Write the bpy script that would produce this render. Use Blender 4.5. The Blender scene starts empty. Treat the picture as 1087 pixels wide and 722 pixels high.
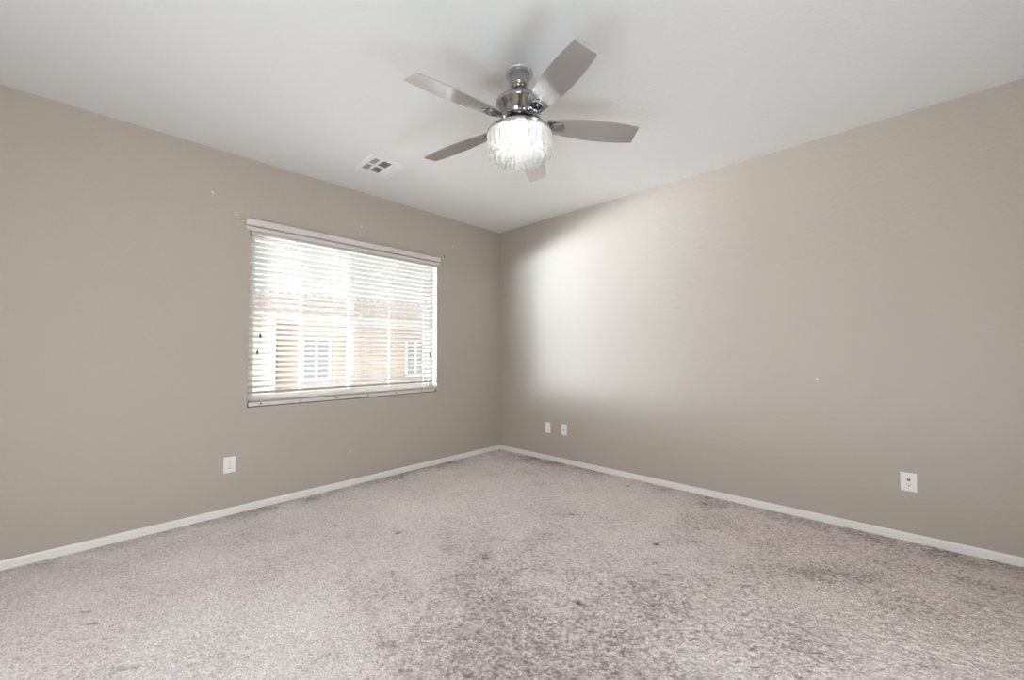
import bpy, bmesh, math, random
import numpy as np
from mathutils import Vector, Matrix

random.seed(7)
C = bpy.context.scene.collection
S = bpy.context.scene
PI = math.pi
H = 2.74                                   # ceiling height
RX, RY = 4.75, -4.60                       # room extents: x 0..RX, y RY..0, far corner at the origin

# ------------------------------------------------------------------ camera
cam_d = bpy.data.cameras.new('camera'); cam = bpy.data.objects.new('camera', cam_d); C.objects.link(cam)
cam_d.sensor_width = 36.0; cam_d.lens = 430.685 / 1087 * 36.0; cam_d.clip_start = 0.02
yaw, pitch, roll = 0.7605, 0.03431, -0.00415
fw = Vector((-math.sin(yaw)*math.cos(pitch), math.cos(yaw)*math.cos(pitch), math.sin(pitch)))
r0 = Vector((math.cos(yaw), math.sin(yaw), 0)); u0 = r0.cross(fw)
r1 = math.cos(roll)*r0 + math.sin(roll)*u0; u1 = -math.sin(roll)*r0 + math.cos(roll)*u0
m = Matrix((r1, u1, -fw)).transposed().to_4x4(); m.translation = Vector((3.66815, -3.62506, 1.19212))
cam.matrix_world = m
S.camera = cam

# ------------------------------------------------------------------ view, world, lights
S.view_settings.view_transform = 'Standard'; S.view_settings.look = 'None'
S.view_settings.gamma = 1.0; S.view_settings.use_curve_mapping = False
S.view_settings.exposure = 0.0
S.cycles.max_bounces = 12; S.cycles.diffuse_bounces = 6; S.cycles.transparent_max_bounces = 40
S.cycles.caustics_refractive = False; S.cycles.caustics_reflective = False

W = bpy.data.worlds.new('sky'); S.world = W; W.use_nodes = True
bg = W.node_tree.nodes['Background']; bg.inputs[0].default_value = (0.93, 0.96, 1.0, 1); bg.inputs[1].default_value = 1.55

def lamp(name, kind, loc, target, energy, color, **kw):
    d = bpy.data.lights.new(name, kind); d.energy = energy; d.color = color
    for k, v in kw.items(): setattr(d, k, v)
    o = bpy.data.objects.new(name, d); C.objects.link(o); o.location = loc
    o.rotation_euler = (Vector(target) - Vector(loc)).to_track_quat('-Z', 'Y').to_euler()
    return o

lamp('sun', 'SUN', (6, -4, 9), (0.0, -0.5, 0), 1.4, (1.0, 0.95, 0.86), angle=0.01)
lamp('side_yard_daylight', 'AREA', (-1.9, -6.2, 1.40), (0.3, -0.4, 1.25), 1850, (0.73, 0.86, 1.0),
     shape='RECTANGLE', size=3.4, size_y=0.8)
lamp('front_yard_daylight', 'AREA', (-3.2, -4.9, 1.15), (1.4, -0.3, 1.2), 930, (0.89, 0.91, 1.0),
     shape='RECTANGLE', size=2.0, size_y=0.6)
lamp('far_yard_fill', 'AREA', (-2.8, 2.6, 1.3), (0.0, -2.5, 1.4), 220, (0.85, 0.93, 1.0),
     shape='RECTANGLE', size=2.0, size_y=0.6)  # added lamp outside, out of view, brightens the blind's left slats
lamp('ceiling_fill', 'AREA', (3.0, -4.3, 0.5), (1.2, -2.5, 2.7), 29, (0.66, 0.86, 1.0),
     shape='RECTANGLE', size=0.8, size_y=0.8)  # added fill behind the camera, aimed up to brighten the ceiling
lamp('second_ceiling_fill', 'AREA', (4.4, -2.4, 0.4), (2.0, -1.2, 2.7), 24, (0.76, 0.88, 1.0),
     shape='RECTANGLE', size=0.8, size_y=0.8)  # another added fill, unseen, lifts the right half of the ceiling
lamp('floor_fill', 'AREA', (4.1, -4.3, 2.35), (0.6, -2.4, 0.5), 41, (1.0, 0.89, 0.76),
     shape='RECTANGLE', size=0.8, size_y=0.8)  # unseen added fill, brightens carpet and lower walls
lamp('back_fill', 'AREA', (1.4, -4.45, 1.0), (1.8, -0.2, 0.8), 6, (0.9, 0.9, 1.0),
     shape='RECTANGLE', size=1.0, size_y=1.0)  # added fill by the closed back wall, there is no opening

# ------------------------------------------------------------------ materials
def mat(name, col, rough=0.6, metal=0.0, spec=0.5, bump=None, noise=None):
    M = bpy.data.materials.new(name); M.use_nodes = True
    nt = M.node_tree; b = nt.nodes['Principled BSDF']
    b.inputs['Base Color'].default_value = (*col, 1); b.inputs['Roughness'].default_value = rough
    b.inputs['Metallic'].default_value = metal; b.inputs['Specular IOR Level'].default_value = spec
    tc = nt.nodes.new('ShaderNodeTexCoord')
    if noise:                                    # (scale, amount): soft colour variation
        n = nt.nodes.new('ShaderNodeTexNoise'); n.inputs['Scale'].default_value = noise[0]; n.inputs['Detail'].default_value = 3
        mx = nt.nodes.new('ShaderNodeMix'); mx.data_type = 'RGBA'
        nt.links.new(tc.outputs['Object'], n.inputs['Vector']); nt.links.new(n.outputs['Fac'], mx.inputs[0])
        mx.inputs[6].default_value = (*[c*(1-noise[1]) for c in col], 1)
        mx.inputs[7].default_value = (*[min(1, c*(1+noise[1])) for c in col], 1)
        nt.links.new(mx.outputs[2], b.inputs['Base Color'])
    if bump:                                     # (scale, distance, detail)
        n = nt.nodes.new('ShaderNodeTexNoise'); n.inputs['Scale'].default_value = bump[0]; n.inputs['Detail'].default_value = bump[2]
        bp = nt.nodes.new('ShaderNodeBump'); bp.inputs['Distance'].default_value = bump[1]; bp.inputs['Strength'].default_value = 1.0
        nt.links.new(tc.outputs['Object'], n.inputs['Vector']); nt.links.new(n.outputs['Fac'], bp.inputs['Height'])
        nt.links.new(bp.outputs[0], b.inputs['Normal'])
    return M

def srgb(r, g, b):
    f = lambda c: (c/255/12.92) if c/255 <= 0.04045 else ((c/255+0.055)/1.055)**2.4
    return (f(r), f(g), f(b))

M_wall = mat('tan_wall_paint', srgb(182, 173, 162), 0.55, spec=0.35, bump=(38, 0.0022, 3), noise=(1.1, 0.03))
M_ceil = mat('white_ceiling_paint', srgb(232, 231, 229), 0.8, spec=0.2, bump=(45, 0.0018, 3))
M_trim = mat('white_trim_paint', srgb(236, 235, 232), 0.35)
M_blind = mat('white_blind_vinyl', srgb(208, 205, 201), 0.4)
M_valance = mat('white_valance', srgb(213, 206, 202), 0.4)
M_vinyl = mat('white_window_vinyl', srgb(235, 233, 230), 0.35)
M_cord = mat('pale_cord', srgb(214, 208, 200), 0.8)
M_tassel = mat('brown_wood_tassel', srgb(70, 55, 42), 0.5)
M_button = mat('dark_button', srgb(64, 54, 46), 0.5)
M_plastic = mat('white_plastic', srgb(240, 238, 235), 0.3)
M_slot = mat('dark_slot', srgb(60, 58, 58), 0.6)
M_grey = mat('grey_plastic', srgb(120, 120, 122), 0.4)
M_chrome = mat('polished_chrome', (0.42, 0.42, 0.42), 0.05, metal=1.0)
M_brush = mat('brushed_nickel', (0.50, 0.50, 0.50), 0.25, metal=1.0)
M_satin = mat('satin_nickel', (0.55, 0.55, 0.55), 0.45, metal=0.4)
M_dark = mat('dark_gap', (0.02, 0.02, 0.02), 0.5)
M_blade = mat('silver_blade', srgb(206, 206, 205), 0.16, metal=0.8, spec=0.8, noise=(9, 0.04))
M_vent = mat('white_vent_enamel', srgb(238, 238, 238), 0.4)
M_ventin = mat('vent_duct', srgb(150, 150, 150), 0.8)
M_spackle = mat('white_spackle', srgb(238, 234, 228), 0.8)
M_stucco = mat('tan_stucco', srgb(178, 160, 148), 0.9, bump=(20, 0.01, 4))
M_cream = mat('cream_stucco', srgb(214, 198, 178), 0.9, bump=(20, 0.01, 4))
M_shutter = mat('ochre_panel', srgb(172, 155, 130), 0.8)
M_extglass = mat('dark_window_glass', srgb(138, 138, 138), 0.3)
M_tile = mat('pink_roof_tile', srgb(196, 176, 166), 0.9, noise=(3, 0.12))
M_yard = mat('pale_gravel', srgb(214, 200, 182), 0.95, noise=(6, 0.15))

def facing_mix(nt, base, edge, power):              # reflect more at grazing angles, same from both sides of the glass
    lw = nt.nodes.new('ShaderNodeLayerWeight'); lw.inputs[0].default_value = 0.5
    p = nt.nodes.new('ShaderNodeMath'); p.operation = 'POWER'; p.inputs[1].default_value = power
    r = nt.nodes.new('ShaderNodeMapRange'); r.inputs[3].default_value = base; r.inputs[4].default_value = edge
    nt.links.new(lw.outputs['Facing'], p.inputs[0]); nt.links.new(p.outputs[0], r.inputs[0])
    mx = nt.nodes.new('ShaderNodeMixShader'); nt.links.new(r.outputs[0], mx.inputs[0]); return mx
def glass(name, tint):
    M = bpy.data.materials.new(name); M.use_nodes = True; nt = M.node_tree; nt.nodes.clear()
    o = nt.nodes.new('ShaderNodeOutputMaterial'); t = nt.nodes.new('ShaderNodeBsdfTransparent'); g = nt.nodes.new('ShaderNodeBsdfGlossy')
    g.inputs['Roughness'].default_value = 0.03; t.inputs[0].default_value = (*tint, 1)
    mx = facing_mix(nt, 0.03, 0.85, 5)
    nt.links.new(t.outputs[0], mx.inputs[1]); nt.links.new(g.outputs[0], mx.inputs[2])
    nt.links.new(mx.outputs[0], o.inputs[0]); return M
M_pane = glass('window_glass', (0.95, 0.97, 0.97))

def crystal(name, white):
    M = bpy.data.materials.new(name); M.use_nodes = True; nt = M.node_tree; nt.nodes.clear()
    o = nt.nodes.new('ShaderNodeOutputMaterial'); t = nt.nodes.new('ShaderNodeBsdfTransparent'); g = nt.nodes.new('ShaderNodeBsdfGlossy')
    g.inputs['Roughness'].default_value = 0.02; t.inputs[0].default_value = (0.97, 0.97, 0.97, 1)
    tl = nt.nodes.new('ShaderNodeBsdfTranslucent'); tl.inputs[0].default_value = (0.95, 0.95, 0.95, 1)
    gl = nt.nodes.new('ShaderNodeBsdfGlass'); gl.inputs['Roughness'].default_value = 0.02; gl.inputs['IOR'].default_value = 1.5
    a = facing_mix(nt, 0.06, 0.9, 3)
    nt.links.new(t.outputs[0], a.inputs[1]); nt.links.new(g.outputs[0], a.inputs[2])
    b = nt.nodes.new('ShaderNodeMixShader'); b.inputs[0].default_value = 0.15
    nt.links.new(a.outputs[0], b.inputs[1]); nt.links.new(gl.outputs[0], b.inputs[2])
    c = nt.nodes.new('ShaderNodeMixShader'); c.inputs[0].default_value = white
    nt.links.new(b.outputs[0], c.inputs[1]); nt.links.new(tl.outputs[0], c.inputs[2])
    nt.links.new(c.outputs[0], o.inputs[0]); return M
M_crystal = crystal('cut_crystal', 0.30); M_drop = crystal('frosted_crystal', 0.50)
M_bulb = bpy.data.materials.new('lit_bulb'); M_bulb.use_nodes = True
_b = M_bulb.node_tree.nodes['Principled BSDF']; _b.inputs['Emission Color'].default_value = (1, 0.97, 0.93, 1); _b.inputs['Emission Strength'].default_value = 15

def carpet_material():
    M = bpy.data.materials.new('carpet'); M.use_nodes = True; nt = M.node_tree; b = nt.nodes['Principled BSDF']
    b.inputs['Roughness'].default_value = 1.0; b.inputs['Specular IOR Level'].default_value = 0.05
    L = nt.links.new; N = nt.nodes.new
    at = N('ShaderNodeAttribute'); at.attribute_name = 'wear_shade'           # soiling, pile lay and shade between tufts, held as colour
    rp = N('ShaderNodeValToRGB'); L(at.outputs['Fac'], rp.inputs[0])
    e = rp.color_ramp.elements
    e[0].position = 0.0; e[0].color = (*srgb(132, 123, 121), 1)
    e[1].position = 1.0; e[1].color = (*srgb(252, 247, 245), 1)
    k = e.new(0.5); k.color = (*srgb(231, 223, 223), 1)
    at2 = N('ShaderNodeAttribute'); at2.attribute_name = 'tan'
    mx = N('ShaderNodeMix'); mx.data_type = 'RGBA'; mx.blend_type = 'MULTIPLY'
    L(at2.outputs['Fac'], mx.inputs[0]); L(rp.outputs[0], mx.inputs[6]); mx.inputs[7].default_value = (1.0, 0.965, 0.95, 1)
    tc = N('ShaderNodeTexCoord'); n = N('ShaderNodeTexNoise'); n.inputs['Scale'].default_value = 150; n.inputs['Detail'].default_value = 2
    L(tc.outputs['Object'], n.inputs['Vector'])
    r2 = N('ShaderNodeMapRange'); r2.inputs[1].default_value = 0.33; r2.inputs[2].default_value = 0.62; r2.inputs[3].default_value = 0.70; r2.inputs[4].default_value = 1.10  # hollows of the pile darkened: their shade is put into the colour
    L(n.outputs['Fac'], r2.inputs[0])
    m2 = N('ShaderNodeMix'); m2.data_type = 'RGBA'; m2.blend_type = 'MULTIPLY'; m2.inputs[0].default_value = 1
    L(mx.outputs[2], m2.inputs[6]); L(r2.outputs[0], m2.inputs[7]); L(m2.outputs[2], b.inputs['Base Color'])
    bp = N('ShaderNodeBump'); bp.inputs['Distance'].default_value = 0.006; L(n.outputs['Fac'], bp.inputs['Height']); L(bp.outputs[0], b.inputs['Normal'])
    return M
M_carpet = carpet_material()

# ------------------------------------------------------------------ mesh helpers
def box(bm, x0, x1, y0, y1, z0, z1):
    v = [bm.verts.new(p) for p in ((x0,y0,z0),(x1,y0,z0),(x1,y1,z0),(x0,y1,z0),(x0,y0,z1),(x1,y0,z1),(x1,y1,z1),(x0,y1,z1))]
    for f in ((3,2,1,0),(4,5,6,7),(0,1,5,4),(1,2,6,5),(2,3,7,6),(3,0,4,7)): bm.faces.new([v[i] for i in f])
    return v
def bevel(bm, w, seg=2):
    bmesh.ops.bevel(bm, geom=bm.edges[:], offset=w, segments=seg, profile=0.6, affect='EDGES', clamp_overlap=True)
def lathe(bm, prof, n=48, cap=True):
    rings = []
    for r, z in prof: rings.append([bm.verts.new((r*math.cos(2*PI*i/n), r*math.sin(2*PI*i/n), z)) for i in range(n)])
    for a, b in zip(rings, rings[1:]):
        for i in range(n): bm.faces.new((a[i], a[(i+1)%n], b[(i+1)%n], b[i]))
    if cap: bm.faces.new(rings[0][::-1]); bm.faces.new(rings[-1])
def tube(bm, pts, r, n=6):
    pts = [Vector(p) for p in pts]; rings = []
    for i, p in enumerate(pts):
        d = (pts[min(i+1, len(pts)-1)] - pts[max(i-1, 0)]).normalized()
        a = d.cross(Vector((0.31, 0.17, 0.93) if abs(d.z) < 0.9 else (1, 0.2, 0))).normalized(); b = d.cross(a)
        rings.append([bm.verts.new(p + r*(math.cos(2*PI*k/n)*a + math.sin(2*PI*k/n)*b)) for k in range(n)])
    for a, b in zip(rings, rings[1:]):
        for k in range(n): bm.faces.new((a[k], a[(k+1)%n], b[(k+1)%n], b[k]))
    bm.faces.new(rings[0][::-1]); bm.faces.new(rings[-1])
def extrude_profile(bm, prof, y0, y1):           # closed (x,z) outline swept along y
    a = [bm.verts.new((x, y0, z)) for x, z in prof]; b = [bm.verts.new((x, y1, z)) for x, z in prof]
    n = len(prof)
    for i in range(n): bm.faces.new((a[i], a[(i+1)%n], b[(i+1)%n], b[i]))
    bm.faces.new(a[::-1]); bm.faces.new(b)
def obj(name, bm, M, parent=None, smooth=False, loc=None):
    bmesh.ops.recalc_face_normals(bm, faces=bm.faces[:])
    me = bpy.data.meshes.new(name); bm.to_mesh(me); bm.free(); me.materials.append(M)
    if smooth:
        for p in me.polygons: p.use_smooth = True
        if smooth is not True: me.set_sharp_from_angle(angle=math.radians(smooth))
    o = bpy.data.objects.new(name, me); C.objects.link(o)
    if parent: o.parent = parent
    if loc: o.location = loc
    return o
def tag(o, label, cat, group=None):
    o['label'] = label; o['category'] = cat
    if group: o['group'] = group
    return o
def thing(name, label, cat, loc=(0, 0, 0), group=None, rotz=0):
    o = bpy.data.objects.new(name, None); C.objects.link(o); o.location = loc; o.rotation_euler = (0, 0, rotz)
    return tag(o, label, cat, group)
def struct(o): o['kind'] = 'structure'; return o
def B(*a, bev=0, seg=2):
    bm = bmesh.new(); box(bm, *a)
    if bev: bevel(bm, bev, seg)
    return bm

# ------------------------------------------------------------------ room shell
T = 0.16                                          # wall thickness
WY0, WY1, WZ0, WZ1 = -2.752, -0.968, 0.782, 2.215 # window opening in the left wall (x = 0)
bm = bmesh.new()
box(bm, -T, 0, RY-T, WY0, -0.12, H); box(bm, -T, 0, WY1, T, -0.12, H)
box(bm, -T, 0, WY0, WY1, -0.12, WZ0); box(bm, -T, 0, WY0, WY1, WZ1, H)
struct(obj('wall_left', bm, M_wall))
struct(obj('wall_right', B(0, RX+T, 0, T, -0.12, H), M_wall))
struct(obj('wall_near', B(RX, RX+T, RY, 0, -0.12, H), M_wall))
struct(obj('wall_back', B(0, RX+T, RY-T, RY, -0.12, H), M_wall))
struct(obj('ceiling', B(-T-0.3, RX+T+0.3, RY-T-0.3, T+0.3, H, H+0.2), M_ceil))

# baseboards: small eased top edge
def base_prof(t=0.0125, h=0.048): return [(0, -0.02), (t, -0.02), (t, h-0.010), (t-0.003, h-0.003), (t-0.006, h), (0, h)]
bm = bmesh.new(); extrude_profile(bm, base_prof(), RY, 0); struct(obj('baseboard_left', bm, M_trim))
bm = bmesh.new(); extrude_profile(bm, base_prof(), -RX, 0)
for v in bm.verts: v.co = Vector((-v.co.y, -v.co.x, v.co.z))
struct(obj('baseboard_right', bm, M_trim))

# ------------------------------------------------------------------ carpet: a dense relief of tufts with dents and worn lanes
def smooth(a, k):
    for _ in range(k):
        a = (np.roll(a, 1, 0) + np.roll(a, -1, 0) + 2*a) / 4; a = (np.roll(a, 1, 1) + np.roll(a, -1, 1) + 2*a) / 4
    return a
rng = np.random.default_rng(11)
step = 0.0065; nx, ny = int(RX/step)+1, int(-RY/step)+1
X, Y = np.meshgrid(np.linspace(0, RX, nx), np.linspace(RY, 0, ny), indexing='ij')
def blobs(cell, seed):                            # smooth random field with features about cell metres wide
    r = np.random.default_rng(seed); gx, gy = int(RX/cell)+4, int(-RY/cell)+4; g = r.standard_normal((gx, gy))
    fx, fy = X/cell+1, (Y-RY)/cell+1; ix, iy = fx.astype(int), fy.astype(int)
    tx, ty = fx-ix, fy-iy; tx = tx*tx*(3-2*tx); ty = ty*ty*(3-2*ty)
    return (g[ix,iy]*(1-tx)+g[ix+1,iy]*tx)*(1-ty) + (g[ix,iy+1]*(1-tx)+g[ix+1,iy+1]*tx)*ty
fine = rng.standard_normal((nx, ny)); mid = smooth(rng.standard_normal((nx, ny)), 1); mid /= mid.std()
coarse = smooth(rng.standard_normal((nx, ny)), 4); coarse /= coarse.std()
patch = 0.55*blobs(0.9, 1) + 0.5*blobs(0.34, 2) + 0.4*blobs(0.14, 3) + 0.25*blobs(0.06, 4)
dcam = np.hypot(X-3.67, Y+3.63)
rough = np.clip(0.95 + 0.25*blobs(0.45, 5) + 0.12*(X+Y), 0.3, 1.9)
Zc = -0.003 + (0.0011*fine + 0.0011*mid)*rough
tuft = 0.085*fine + 0.075*mid  # low tufts come out darker, painted shade in the pile
wear_shade = 0.60 + 0.105*patch + tuft*(0.55 + 0.5*rough)
edge = np.minimum(X, -Y) + 0.05*blobs(0.12, 6) + 0.03*blobs(0.3, 7)
wear_shade -= 0.27*np.clip(1 - edge/0.22, 0, 1)                     # grey filtration soiling along the walls
def lane(x0, y0, x1, y1, w, amt):
    global wear_shade, Zc
    d = np.array([x1-x0, y1-y0]); Ln = np.hypot(*d); d /= Ln
    s = (X-x0)*d[0]+(Y-y0)*d[1]; q = -(X-x0)*d[1]+(Y-y0)*d[0] + min(0.012, w*0.5)*blobs(0.09, 9)
    e = min(0.05, Ln*0.2); k = np.exp(-(q/w)**2)/((1+np.exp(np.clip(-s/e, -50, 50)))*(1+np.exp(np.clip((s-Ln)/e, -50, 50))))
    wear_shade = wear_shade + amt*k; Zc = Zc - 0.003*abs(amt)/0.1*k*0.5
def spot(x, y, rx, ry, amt, dz=0.0, soft=2):
    global wear_shade, Zc
    k = np.exp(-(((X-x)/rx)**2+((Y-y)/ry)**2)**(soft/2)); wear_shade = wear_shade + amt*k; Zc = Zc - dz*k
for x, y, r, dz in ((2.522,-1.956,.020,.018), (2.533,-1.117,.022,.018), (1.869,-1.094,.018,.014), (1.864,-.207,.018,.010),
                    (2.525,-.196,.016,.010), (1.878,-1.973,.016,.016), (1.201,-2.145,.016,.012)):
    spot(x, y, r, r, -0.62, dz, 3); spot(x, y, 0.06, 0.05, -0.10, 0.002)      # furniture dents, the shade inside them darkened into the colour
for a in ((2.53,-1.15,2.50,-1.95,.05,.07), (2.53,-1.1,2.35,-.45,.05,.08), (2.62,-1.1,2.55,-.4,.10,-.08)): lane(*a)
for a in ((1.35,-2.6,2.15,-2.75,.035,-.10), (2.05,-2.7,2.7,-2.95,.07,-.05), (3.1,-.98,3.65,-.62,.05,-.15), (3.45,-.45,4.3,-.40,.06,-.13),
          (3.55,-.15,4.6,-.13,.12,-.12), (.75,-3.4,.95,-3.1,.06,-.10), (.25,-1.8,.5,-.9,.05,-.05), (0.7,-3.0,1.2,-2.75,.02,-.07)): lane(*a)
for a in ((1.62,-2.05,.10,.09,-.13), (1.72,-2.5,.13,.10,-.12), (1.98,-2.28,.16,.12,-.10), (3.33,-.92,.08,.05,-.14), (2.1,-.75,.12,.12,-.06),
          (.62,-2.9,.12,.10,-.11), (1.0,-2.2,.06,.06,-.07), (2.75,-1.7,.2,.15,-.03), (2.85,-2.15,.16,.14,-.03),(2.3,-2.6,.3,.2,-.08),(2.5,-2.5,.9,.55,-.24),(3.2,-1.85,.4,.3,-.12)): spot(*a)
for x, y, L, a in ((1.024,-3.569,.05,-.50), (.883,-3.61,.06,-.30), (1.495,-3.479,.09,-.40), (.69,-3.565,.06,-.35)): lane(x-.36*L, y-.34*L, x+.36*L, y+.34*L, .012, a)
for a in ((.587,-3.456,.13,.07,-.14), (.45,-3.2,.1,.06,-.08)): spot(*a)
tan = np.clip((X+0.75*Y-1.55)/1.1 + 0.18*blobs(0.5, 8) + 0.1*blobs(.2, 12), 0, 1)
for px, py, r in ((2.95,-1.45,.28), (3.4,-.8,.3), (3.9,-.7,.35)): tan = np.clip(tan + 0.5*np.exp(-(((X-px)/r)**2+((Y-py)/r)**2)), 0, 1.4)
wear_shade -= 0.05*np.clip(tan, 0, 1)
me = bpy.data.meshes.new('floor')
vs = np.stack([X, Y, Zc], -1).reshape(-1, 3).astype(np.float32)
idx = np.arange(nx*ny).reshape(nx, ny); q = np.stack([idx[:-1,:-1], idx[1:,:-1], idx[1:,1:], idx[:-1,1:]], -1).reshape(-1, 4)
me.vertices.add(len(vs)); me.vertices.foreach_set('co', vs.ravel())
me.loops.add(q.size); me.loops.foreach_set('vertex_index', q.ravel().astype(np.int32))
me.polygons.add(len(q)); me.polygons.foreach_set('loop_start', (np.arange(len(q))*4).astype(np.int32))
me.update(calc_edges=True); me.polygons.foreach_set('use_smooth', np.ones(len(q), dtype=bool))
for nm, arr in (('wear_shade', np.clip(wear_shade, 0, 1)), ('tan', np.clip(tan, 0, 1))):
    a = me.attributes.new(nm, 'FLOAT', 'POINT'); a.data.foreach_set('value', arr.astype(np.float32).ravel())
me.materials.append(M_carpet); me.validate()
fl = bpy.data.objects.new('floor', me); C.objects.link(fl); struct(fl)

# ------------------------------------------------------------------ window: white vinyl slider set back in the opening
win = bpy.data.objects.new('window_1', None); C.objects.link(win); struct(win); win.location = (0, 0, 0)
fx0, fx1 = -0.145, -0.095
bm = bmesh.new()
for a in ((WY0, WY0+.028, WZ0, WZ1), (WY1-.045, WY1, WZ0, WZ1), (WY0+.028, WY1-.045, WZ0, WZ0+.05), (WY0+.028, WY1-.045, WZ1-.045, WZ1)):
    box(bm, fx0, fx1, *a)
obj('window_frame', bm, M_vinyl, win)
def sash(y0, y1, x0, x1, muntin, horiz):
    bm = bmesh.new(); z0, z1 = WZ0+.05, WZ1-.045
    for a in ((y0, y0+.034, z0, z1), (y1-.04, y1, z0, z1), (y0+.034, y1-.04, z0, z0+.04), (y0+.034, y1-.04, z1-.04, z1)): box(bm, x0, x1, *a)
    s = obj('sash', bm, M_vinyl, win)
    bm = bmesh.new(); xm = (x0+x1)/2
    for y in muntin: box(bm, xm-.006, xm+.006, y-.008, y+.008, z0+.04, z1-.04)
    for z in horiz: box(bm, xm-.005, xm+.005, y0+.04, y1-.04, z-.008, z+.008)
    obj('muntin', bm, M_vinyl, s)
    obj('pane', B(xm-.002, xm+.002, y0+.034, y1-.04, z0+.04, z1-.04), M_pane, s)
sash(WY0+.028, -1.858, -0.128, -0.100, (-2.330,), (1.50,))
sash(-1.905, WY1-.045, -0.140, -0.129, (-1.465,), (1.50,))

# ------------------------------------------------------------------ blind: valance, tilted slats, bottom rail, cords
bl = thing('window_blind', 'wide white horizontal slat blind filling the only window', 'window blind', (0, (WY0+WY1)/2, WZ0))
cy = (WY0+WY1)/2
def bobj(name, bm, M, parent=bl, sm=False):
    o = obj(name, bm, M, None, sm); o.data.transform(Matrix.Translation((0, -cy, -WZ0))); o.parent = parent; return o
vp = [(0.001,2.170),(0.026,2.170),(0.032,2.174),(0.032,2.193),(0.010,2.195),(0.010,2.206),(0.038,2.208),(0.041,2.218),(0.047,2.232),(0.050,2.240),(0.050,2.252),(0.044,2.257),(0.001,2.257)]
bm = bmesh.new(); extrude_profile(bm, vp, -2.787, -0.953); bobj('valance', bm, M_valance)
bobj('headrail', B(-0.062, -0.006, WY0+.008, WY1-.008, 2.150, 2.206), M_blind)
tilt = math.radians(26); pitch_z = 0.0440; sw = 0.050; xc = -0.034
bm = bmesh.new(); zz = 2.128; k = 0
rs = random.Random(4)
while zz > 0.868:
    t = tilt + rs.uniform(-0.03, 0.03); dz = rs.uniform(-.001, .001)
    n = 4; top = []; bot = []
    for i in range(n+1):
        s = (i/n-0.5)*sw; bow = 0.0022*(1-(2*i/n-1)**2)
        px = xc + s*math.cos(t) - bow*math.sin(t); pz = zz + dz + s*math.sin(t) + bow*math.cos(t)
        top.append((px - 0.0012*math.sin(t), pz + 0.0012*math.cos(t))); bot.append((px + 0.0012*math.sin(t), pz - 0.0012*math.cos(t)))
    extrude_profile(bm, top + bot[::-1], WY0+.010, WY1-.024)
    zz -= pitch_z; k += 1
for z in (0.826, 0.832):                                         # last slats lying stacked on the rail
    box(bm, xc-.025, xc+.025, WY0+.010, WY1-.024, z-.0012, z+.0012)
bobj('slats', bm, M_blind)
rail = bobj('bottom_rail', B(xc-.026, xc+.028, WY0+.009, WY1-.022, 0.788, 0.821, bev=.004), M_valance)
lad = (-2.659, -2.361, -2.061, -1.758, -1.462, -1.157)
for y in lad:
    bm = bmesh.new(); lathe(bm, [(0.0, 0), (0.0065, 0), (0.0065, .002), (.004, .0035), (0.0, .0035)][1:-1], 12)
    for v in bm.verts: v.co = Vector((xc+.0275+v.co.z, y+v.co.x, .806+v.co.y))
    bobj('cord_button', bm, M_button, rail)
    bm = bmesh.new()
    for x in (xc-.026, xc+.026): tube(bm, [(x, y, 0.82), (x, y, 2.16)], 0.0009, 5)
    bobj('ladder_cord', bm, M_cord)
for y, zs in ((-2.672, 1.360), (-2.690, 1.232), (-1.050, 1.185), (-1.058, 1.205)):
    bm = bmesh.new(); tube(bm, [(0.006, y, 2.165), (0.006, y, zs)], 0.0010, 5); cd = bobj('pull_cord', bm, M_cord)
    bm = bmesh.new(); lathe(bm, [(.003, .018), (.005, .014), (.0075, -.006), (.008, -.014), (.006, -.018)], 10)
    for v in bm.verts: v.co += Vector((0.006, y, zs-.014))
    bobj('tassel', bm, M_tassel, cd, True)

# ------------------------------------------------------------------ ceiling fan
FX, FY = 2.196, -2.010
fan = thing('ceiling_fan', 'chrome five-blade ceiling fan with a lit crystal drum shade', 'ceiling fan', (FX, FY, H))
def fz(z): return z - H
bm = bmesh.new(); lathe(bm, [(r, fz(z)) for r, z in ((.060,2.740),(.077,2.739),(.078,2.733),(.075,2.727),(.060,2.725))], 56)
can = obj('canopy', bm, M_satin, fan, 40)
bm = bmesh.new(); lathe(bm, [(r, fz(z)) for r, z in ((.058,2.727),(.0575,2.712),(.0565,2.690),(.054,2.670),(.049,2.653),(.040,2.641),(.028,2.635),(.018,2.634))], 56)
obj('cup', bm, M_chrome, can, 40)
bm = bmesh.new(); lathe(bm, [(r, fz(z)) for r, z in ((.013,2.640),(.018,2.634),(.018,2.628),(.013,2.622),(.013,2.598))], 24)
obj('downrod', bm, M_slot, fan, 40)
bm = bmesh.new()
lathe(bm, [(r, fz(z)) for r, z in ((.020,2.612),(.040,2.609),(.070,2.601),(.098,2.590),(.118,2.578),(.130,2.566),(.1335,2.558),(.1335,2.546),(.1305,2.541),
       (.126,2.533),(.119,2.515),(.109,2.495),(.098,2.479),(.089,2.470),(.084,2.467),(.070,2.467))], 72)
mh = obj('motor_housing', bm, M_chrome, fan, 35)
bm = bmesh.new(); lathe(bm, [(r, fz(z)) for r, z in ((.074,2.468),(.074,2.440))], 48); obj('vent_gap', bm, M_dark, mh, 40)
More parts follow.
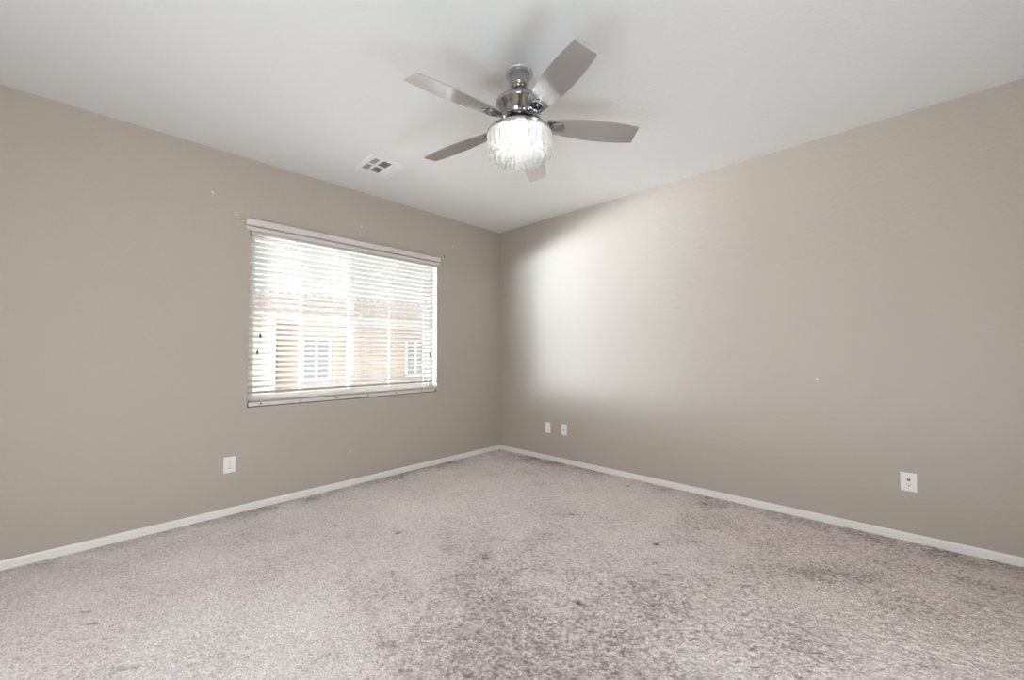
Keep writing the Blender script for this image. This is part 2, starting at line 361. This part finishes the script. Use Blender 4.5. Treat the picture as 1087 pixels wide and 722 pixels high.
# light kit: switch cup, plate and the ring the crystals hang from
bm = bmesh.new()
lathe(bm, [(r, fz(z)) for r, z in ((.060,2.446),(.078,2.442),(.080,2.414),(.090,2.404),(.150,2.398),(.176,2.394),(.1815,2.392),(.1815,2.378),(.166,2.378),(.166,2.388),(.060,2.392))], 72)
kit = obj('light_kit', bm, M_brush, fan, 35)
for k in range(4):
    a = PI/4 + k*PI/2
    bm = bmesh.new(); lathe(bm, [(.012,fz(2.388)),(.013,fz(2.368)),(.021,fz(2.352)),(.024,fz(2.338)),(.020,fz(2.322)),(.008,fz(2.314))], 16)
    for v in bm.verts: v.co += Vector((.088*math.cos(a), .088*math.sin(a), 0))
    obj('light_bulb', bm, M_bulb, fan, True)
# crystals
def copy_part(src, name, parent, M4):
    o = src.copy(); o.name = name; o.parent = parent; o.matrix_local = M4; C.objects.link(o); return o
bm = bmesh.new()                                               # faceted hanging prism, hexagonal section
sec = [(.0075,0),(.0045,.0042),(-.0045,.0042),(-.0075,0),(-.0045,-.0042),(.0045,-.0042)]
def ringv(sc, z): return [bm.verts.new((x*sc, y*sc, z)) for x, y in sec]
rr = [ringv(.55, 0), ringv(1, -.006), ringv(1, -.098), ringv(.35, -.108)]
for a, b in zip(rr, rr[1:]):
    for i in range(6): bm.faces.new((a[i], a[(i+1)%6], b[(i+1)%6], b[i]))
bm.faces.new(rr[0]); bm.faces.new(rr[-1][::-1])
prism = obj('crystal_prism', bm, M_crystal, fan)
NP = 64
for i in range(NP):
    a = 2*PI*i/NP
    Mx = Matrix.Translation((.1745*math.cos(a), .1745*math.sin(a), fz(2.386))) @ Matrix.Rotation(a+PI/2, 4, 'Z')
    if i == 0: prism.matrix_local = Mx
    else: copy_part(prism, 'crystal_prism', fan, Mx)
bm = bmesh.new()                                               # slim inner drop ending in a cut ball
prof = [(.003,0),(.006,-.004),(.006,-.062),(.003,-.070),(.0028,-.074),(.0095,-.081),(.0142,-.091),(.0142,-.097),(.0095,-.107),(.003,-.113)]
lathe(bm, prof, 8); drop = obj('crystal_drop', bm, M_drop, fan)
first = True; rd = random.Random(3)
for rad, num, zt in ((.150, 32, 2.372), (.120, 26, 2.366), (.088, 19, 2.362), (.055, 12, 2.358), (.022, 5, 2.356)):
    for i in range(num):
        a = 2*PI*(i + 0.5*(num % 2))/num
        Mx = Matrix.Translation((rad*math.cos(a), rad*math.sin(a), fz(zt + rd.uniform(-.004, .004)))) @ Matrix.Rotation(a, 4, 'Z')
        if first: drop.matrix_local = Mx; first = False
        else: copy_part(drop, 'crystal_drop', fan, Mx)
# blades
def blade_outline():
    L0, L1 = 0.150, 0.652; n = 16; pts = []
    for i in range(n+1):
        u = i/n; x = L0 + (L1-L0)*u
        w = 0.040*(1-u)**2 + 2*0.094*u*(1-u) + 0.0565*u*u
        pts.append((x, w))
    return pts
zb = 2.4213; ph = -0.236; th0 = -1.6627
for k in range(5):
    a = th0 + 2*PI*k/5
    R = Matrix.Translation((0, 0, fz(zb + .034))) @ Matrix.Rotation(a, 4, 'Z') @ Matrix.Rotation(math.radians(3.0), 4, 'Y') @ Matrix.Rotation(ph, 4, 'X')
    if k == 0:
        bm = bmesh.new(); pts = blade_outline(); out = [(x, w) for x, w in pts] + [(x+0.003, -w) if i == 0 else (x, -w) for i, (x, w) in enumerate(pts[::-1])]
        lo = [bm.verts.new((x, y, -.003)) for x, y in out]; hi = [bm.verts.new((x, y, .003)) for x, y in out]
        bm.faces.new(lo[::-1]); bm.faces.new(hi); n = len(out)
        for i in range(n): bm.faces.new((lo[i], lo[(i+1)%n], hi[(i+1)%n], hi[i]))
        blade0 = obj('blade', bm, M_blade, fan); bo = blade0; bo.matrix_local = R
        bm = bmesh.new()                                       # bracket: oval plate under the blade root and a swept arm to the motor
        lathe(bm, [(1.0, -.0035), (1.0, -.008), (.80, -.0115), (.62, -.0095), (.45, -.0095), (.30, -.012)], 28)
        for v in bm.verts: v.co = Vector((.200 + v.co.x*.052, v.co.y*.034, v.co.z))
        obj('bracket_plate', bm, M_chrome, blade0, 40)
        bm = bmesh.new()
        path = [(.078,.0,.036),(.105,.0,.030),(.130,.0,.012),(.150,.0,-.006),(.175,.0,-.008)]; wd = [.026,.024,.021,.024,.028]
        rings = []
        for (x, y, z), w in zip(path, wd): rings.append([bm.verts.new((x, s*w, z+d)) for s, d in ((-1,-.004),(-.5,-.007),(.5,-.007),(1,-.004),(1,.004),(-1,.004))])
        for p, q_ in zip(rings, rings[1:]):
            for i in range(6): bm.faces.new((p[i], p[(i+1)%6], q_[(i+1)%6], q_[i]))
        bm.faces.new(rings[0]); bm.faces.new(rings[-1][::-1])
        obj('bracket_arm', bm, M_chrome, blade0, 40)
    else:
        bo = blade0.copy(); bo.parent = fan; bo.matrix_local = R; C.objects.link(bo)
        for ch in list(blade0.children):
            c = ch.copy(); c.parent = bo; C.objects.link(c)
# ------------------------------------------------------------------ ceiling register
vt = thing('ceiling_vent', 'square white air register in the ceiling near the window', 'air vent', (0.62, -1.982, H))
bm = bmesh.new()
def vb(bm, x0, x1, y0, y1, z0, z1): box(bm, x0-.62, x1-.62, y0+1.982, y1+1.982, z0, z1)
X0, X1, Y0, Y1 = .466, .774, -2.132, -1.832
cols = ((-2.094, -2.036), (-2.018, -1.942), (-1.924, -1.866)); rows = ((.500, .604), (.622, .736))
xs = [X0, .500, .604, .622, .736, X1]; ys = [Y0, -2.094, -2.036, -2.018, -1.942, -1.924, -1.866, Y1]
for x0, x1 in ((X0, .500), (.604, .622), (.736, X1)): vb(bm, x0, x1, Y0, Y1, -.007, 0)
for y0, y1 in ((Y0, -2.094), (-2.036, -2.018), (-1.942, -1.924), (-1.866, Y1)):
    for x0, x1 in rows: vb(bm, x0, x1, y0, y1, -.007, 0)
obj('frame', bm, M_vent, vt)
bm = bmesh.new(); vb(bm, .495, .741, -2.099, -1.861, -.0006, -.0001); obj('duct', bm, M_ventin, vt)
for ci, (y0, y1) in enumerate(cols):
    for x0, x1 in rows:
        bm = bmesh.new(); n = 6 if ci == 1 else 5
        for i in range(n):
            if ci == 1:
                xm = x0 + (i+.5)*(x1-x0)/n; p = [(xm-.62+.005, -.0065), (xm-.62+.004, -.0065), (xm-.62-.005, -.001), (xm-.62-.004, -.001)]
                extrude_profile(bm, p, y0+1.982, y1+1.982)
            else:
                ym = y0 + (i+.5)*(y1-y0)/n; sg = 1 if ci == 0 else -1
                q4 = [(ym+1.982-sg*.005, -.0065), (ym+1.982-sg*.004, -.0065), (ym+1.982+sg*.006, -.001), (ym+1.982+sg*.005, -.001)]
                a4 = [bm.verts.new((x0-.62, yy, z)) for yy, z in q4]; b4 = [bm.verts.new((x1-.62, yy, z)) for yy, z in q4]
                for i4 in range(4): bm.faces.new((a4[i4], a4[(i4+1)%4], b4[(i4+1)%4], b4[i4]))
        obj('louvre', bm, M_vent, vt)
bm = bmesh.new(); box(bm, -.006, .006, .098, .102, -.020, -.006); obj('damper_lever', bm, M_vent, vt)

# ------------------------------------------------------------------ wall plates
def plate(name, label, cat, loc, rotz, w=.076, h=.118, kind='duplex', group=None):
    t = thing(name, label, cat, loc, group, rotz)            # local: faces -Y, z up
    obj('cover_plate', B(-w/2, w/2, -.0065, 0, -h/2, h/2, bev=.0028), M_plastic, t)
    def face(n, x0, x1, z0, z1, M, y0=-.0085, parent=t, bev=0): return obj(n, B(x0, x1, y0, -.004, z0, z1, bev=bev), M, parent)
    if kind == 'duplex':
        for s in (1, -1):
            bm = bmesh.new(); lathe(bm, [(.0165, -.004), (.0165, -.0085), (.0155, -.0090)], 28)
            for v in bm.verts: v.co = Vector((v.co.x, v.co.z, s*.0195 + max(-.0135, min(.0135, v.co.y))))
            rc = obj('receptacle', bm, M_plastic, t)
            face('slot', -.0075, -.0052, s*.0195+.000, s*.0195+.0085, M_slot, -.0096, rc); face('slot', .0052, .0075, s*.0195+.000, s*.0195+.0085, M_slot, -.0096, rc)
            face('ground_hole', -.0028, .0028, s*.0195-.0095, s*.0195-.0045, M_slot, -.0096, rc)
        face('screw', -.0022, .0022, -.0022, .0022, M_grey, -.0075)
    elif kind == 'decora':
        rc = face('receptacle', -.0165, .0165, -.0335, .0335, M_plastic, -.0080)
        face('reset_button', -.0075, .0075, .006, .0215, M_grey, -.0095, rc); face('indicator', .0115, .0135, .012, .015, M_grey, -.0088, rc)
        face('slot', -.0095, -.0070, -.0165, -.0095, M_slot, -.0088, rc); face('slot', .0070, .0095, -.0165, -.0095, M_slot, -.0088, rc)
        face('ground_hole', -.003, .003, -.0265, -.0205, M_slot, -.0088, rc)
    elif kind == 'blank':
        rc = face('jack_insert', -.0165, .0165, -.0335, .0335, M_plastic, -.0080)
        face('jack', -.006, .006, -.022, -.008, M_cord, -.0086, rc)
    elif kind == 'coax':
        bm = bmesh.new(); lathe(bm, [(.0055, -.004), (.0055, -.014), (.0045, -.015)], 16)
        for v in bm.verts: v.co = Vector((v.co.x, v.co.z, v.co.y))
        obj('connector', bm, M_grey, t)
        face('screw', -.002, .002, .040, .044, M_grey, -.0075); face('screw', -.002, .002, -.044, -.040, M_grey, -.0075)
    return t
plate('wall_outlet', 'white duplex outlet on the window wall below the blind', 'outlet', (0, -2.8595, .368), -0, kind='duplex').rotation_euler = (0, 0, PI/2)
plate('wall_outlet', 'white outlet with a grey square button at the near end of the right wall', 'outlet', (3.694, 0, .369), 0, kind='decora')
plate('wall_plate', 'white plain wall plate nearest the far corner on the right wall', 'wall plate', (.775, 0, .3585), 0, kind='blank')
plate('wall_plate', 'white wall plate with a round cable connector, right of the plain plate', 'wall plate', (1.001, 0, .3605), 0, kind='coax')

# ------------------------------------------------------------------ little patches and fixings left on the walls
def dab(name, label, y, z, w, h, right=False, rot=0.0, M=M_spackle, cat='wall patch', dep=.002):
    bm = bmesh.new(); lathe(bm, [(1.0, 0), (.92, .5), (.6, .9), (.2, 1.0)], 14)
    for v in bm.verts:
        rj = 1 + .18*math.sin(3*math.atan2(v.co.y, v.co.x)+y*7)
        a, b = v.co.x*w/2*rj, v.co.y*h/2*rj; a, b = a*math.cos(rot)-b*math.sin(rot), a*math.sin(rot)+b*math.cos(rot)
        v.co = Vector((v.co.z*dep, a, b)) if not right else Vector((a, -v.co.z*dep, b))
    o = obj(name, bm, M, None, True); o.location = (0, y, z) if not right else (y, 0, z)
    return tag(o, label, cat)
dab('spackle_dab', 'slanted white filler dab on the left wall, furthest left above the blind', -2.998, 2.403, .024, .013, rot=-.75)
dab('spackle_dab', 'small white filler dab on the wall above the middle of the valance', -1.842, 2.408, .014, .012)
dab('spackle_dab', 'small upright white filler dab beyond the right end of the valance', -.753, 2.420, .010, .020)
dab('spackle_dab', 'small white filler dab halfway up the blank right wall', 3.240, 1.004, .014, .010, right=True)
dab('spackle_dab', 'tiny white fleck on the window wall just above the baseboard', -1.925, .305, .009, .012)
an = thing('wall_anchor', 'pale round wall anchor beside the left end of the valance', 'wall anchor', (0, -2.846, 2.283))
bm = bmesh.new(); lathe(bm, [(.004, 0), (.012, 0), (.012, .002), (.009, .004), (.005, .002)], 16)
for v in bm.verts: v.co = Vector((v.co.z, v.co.x, v.co.y))
obj('collar', bm, M_cord, an, 40)
bm = bmesh.new(); lathe(bm, [(.0045, 0), (.0045, .003), (.002, .0035)], 10)
for v in bm.verts: v.co = Vector((v.co.z, v.co.x, v.co.y))
obj('screw_hole', bm, M_slot, an)
nl = obj('nail', B(0, .006, -.003, .003, -.014, .014, bev=.001), M_slot, None); nl.location = (0, -.872, 2.293)
tag(nl, 'small dark nail in the wall at the right end of the valance', 'nail')

# ------------------------------------------------------------------ outdoors: yard and the neighbouring house
o = struct(obj('ground', B(-40, -T, -30, 30, -0.30, -0.15), M_yard))
HX = -7.0
nb = thing('neighbour_house', 'tan stucco single-storey house with a pale tile roof seen through the blind', 'house', (HX, 0, -0.15))
def nobj(name, bm, M, parent=nb):
    o = obj(name, bm, M); o.data.transform(Matrix.Translation((-HX, 0, .15))); o.parent = parent; return o
nobj('wall', B(HX-6, HX, -6.0, 14, -0.15, 2.25), M_stucco)
nobj('entry_bay', B(HX+.002, HX+.45, -3.2, -0.66, -0.15, 2.12), M_cream)
bm = bmesh.new()
extrude_profile(bm, [(HX+.6, 2.12), (HX+.6, 2.02), (HX-.2, 2.10), (HX-3.2, 2.98), (HX-6.6, 2.02), (HX-6.6, 2.12), (HX-3.2, 3.10)], -6.6, 14.6)
rf = nobj('roof', bm, M_tile)
bm = bmesh.new()
for i in range(85):
    y = -6.5 + i*.25; tube(bm, [(HX+.62, y, 2.115), (HX-3.2, y, 3.115)], .055, 6)
nobj('tile_ridge', bm, M_tile, rf)
def sc(X5): return X5
for (y0, y1) in ((-.50, .02), (.76, 1.07), (2.45, 2.92)): nobj('shutter', B(HX, HX+.03, y0, y1, .55, 1.60), M_shutter)
for (y0, y1, ms) in ((.04, .75, (.395,)), (2.95, 3.75, (3.30,))):
    bm = bmesh.new()
    for a in ((y0, y0+.05, .55, 1.6), (y1-.05, y1, .55, 1.6), (y0, y1, .53, .60), (y0, y1, 1.56, 1.62)): box(bm, HX+.003, HX+.06, *a)
    for mm in ms: box(bm, HX+.003, HX+.05, mm-.025, mm+.025, .58, 1.58)
    wf = nobj('window', bm, M_vinyl); nobj('pane', B(HX+.002, HX+.02, y0+.03, y1-.03, .58, 1.58), M_extglass, wf)
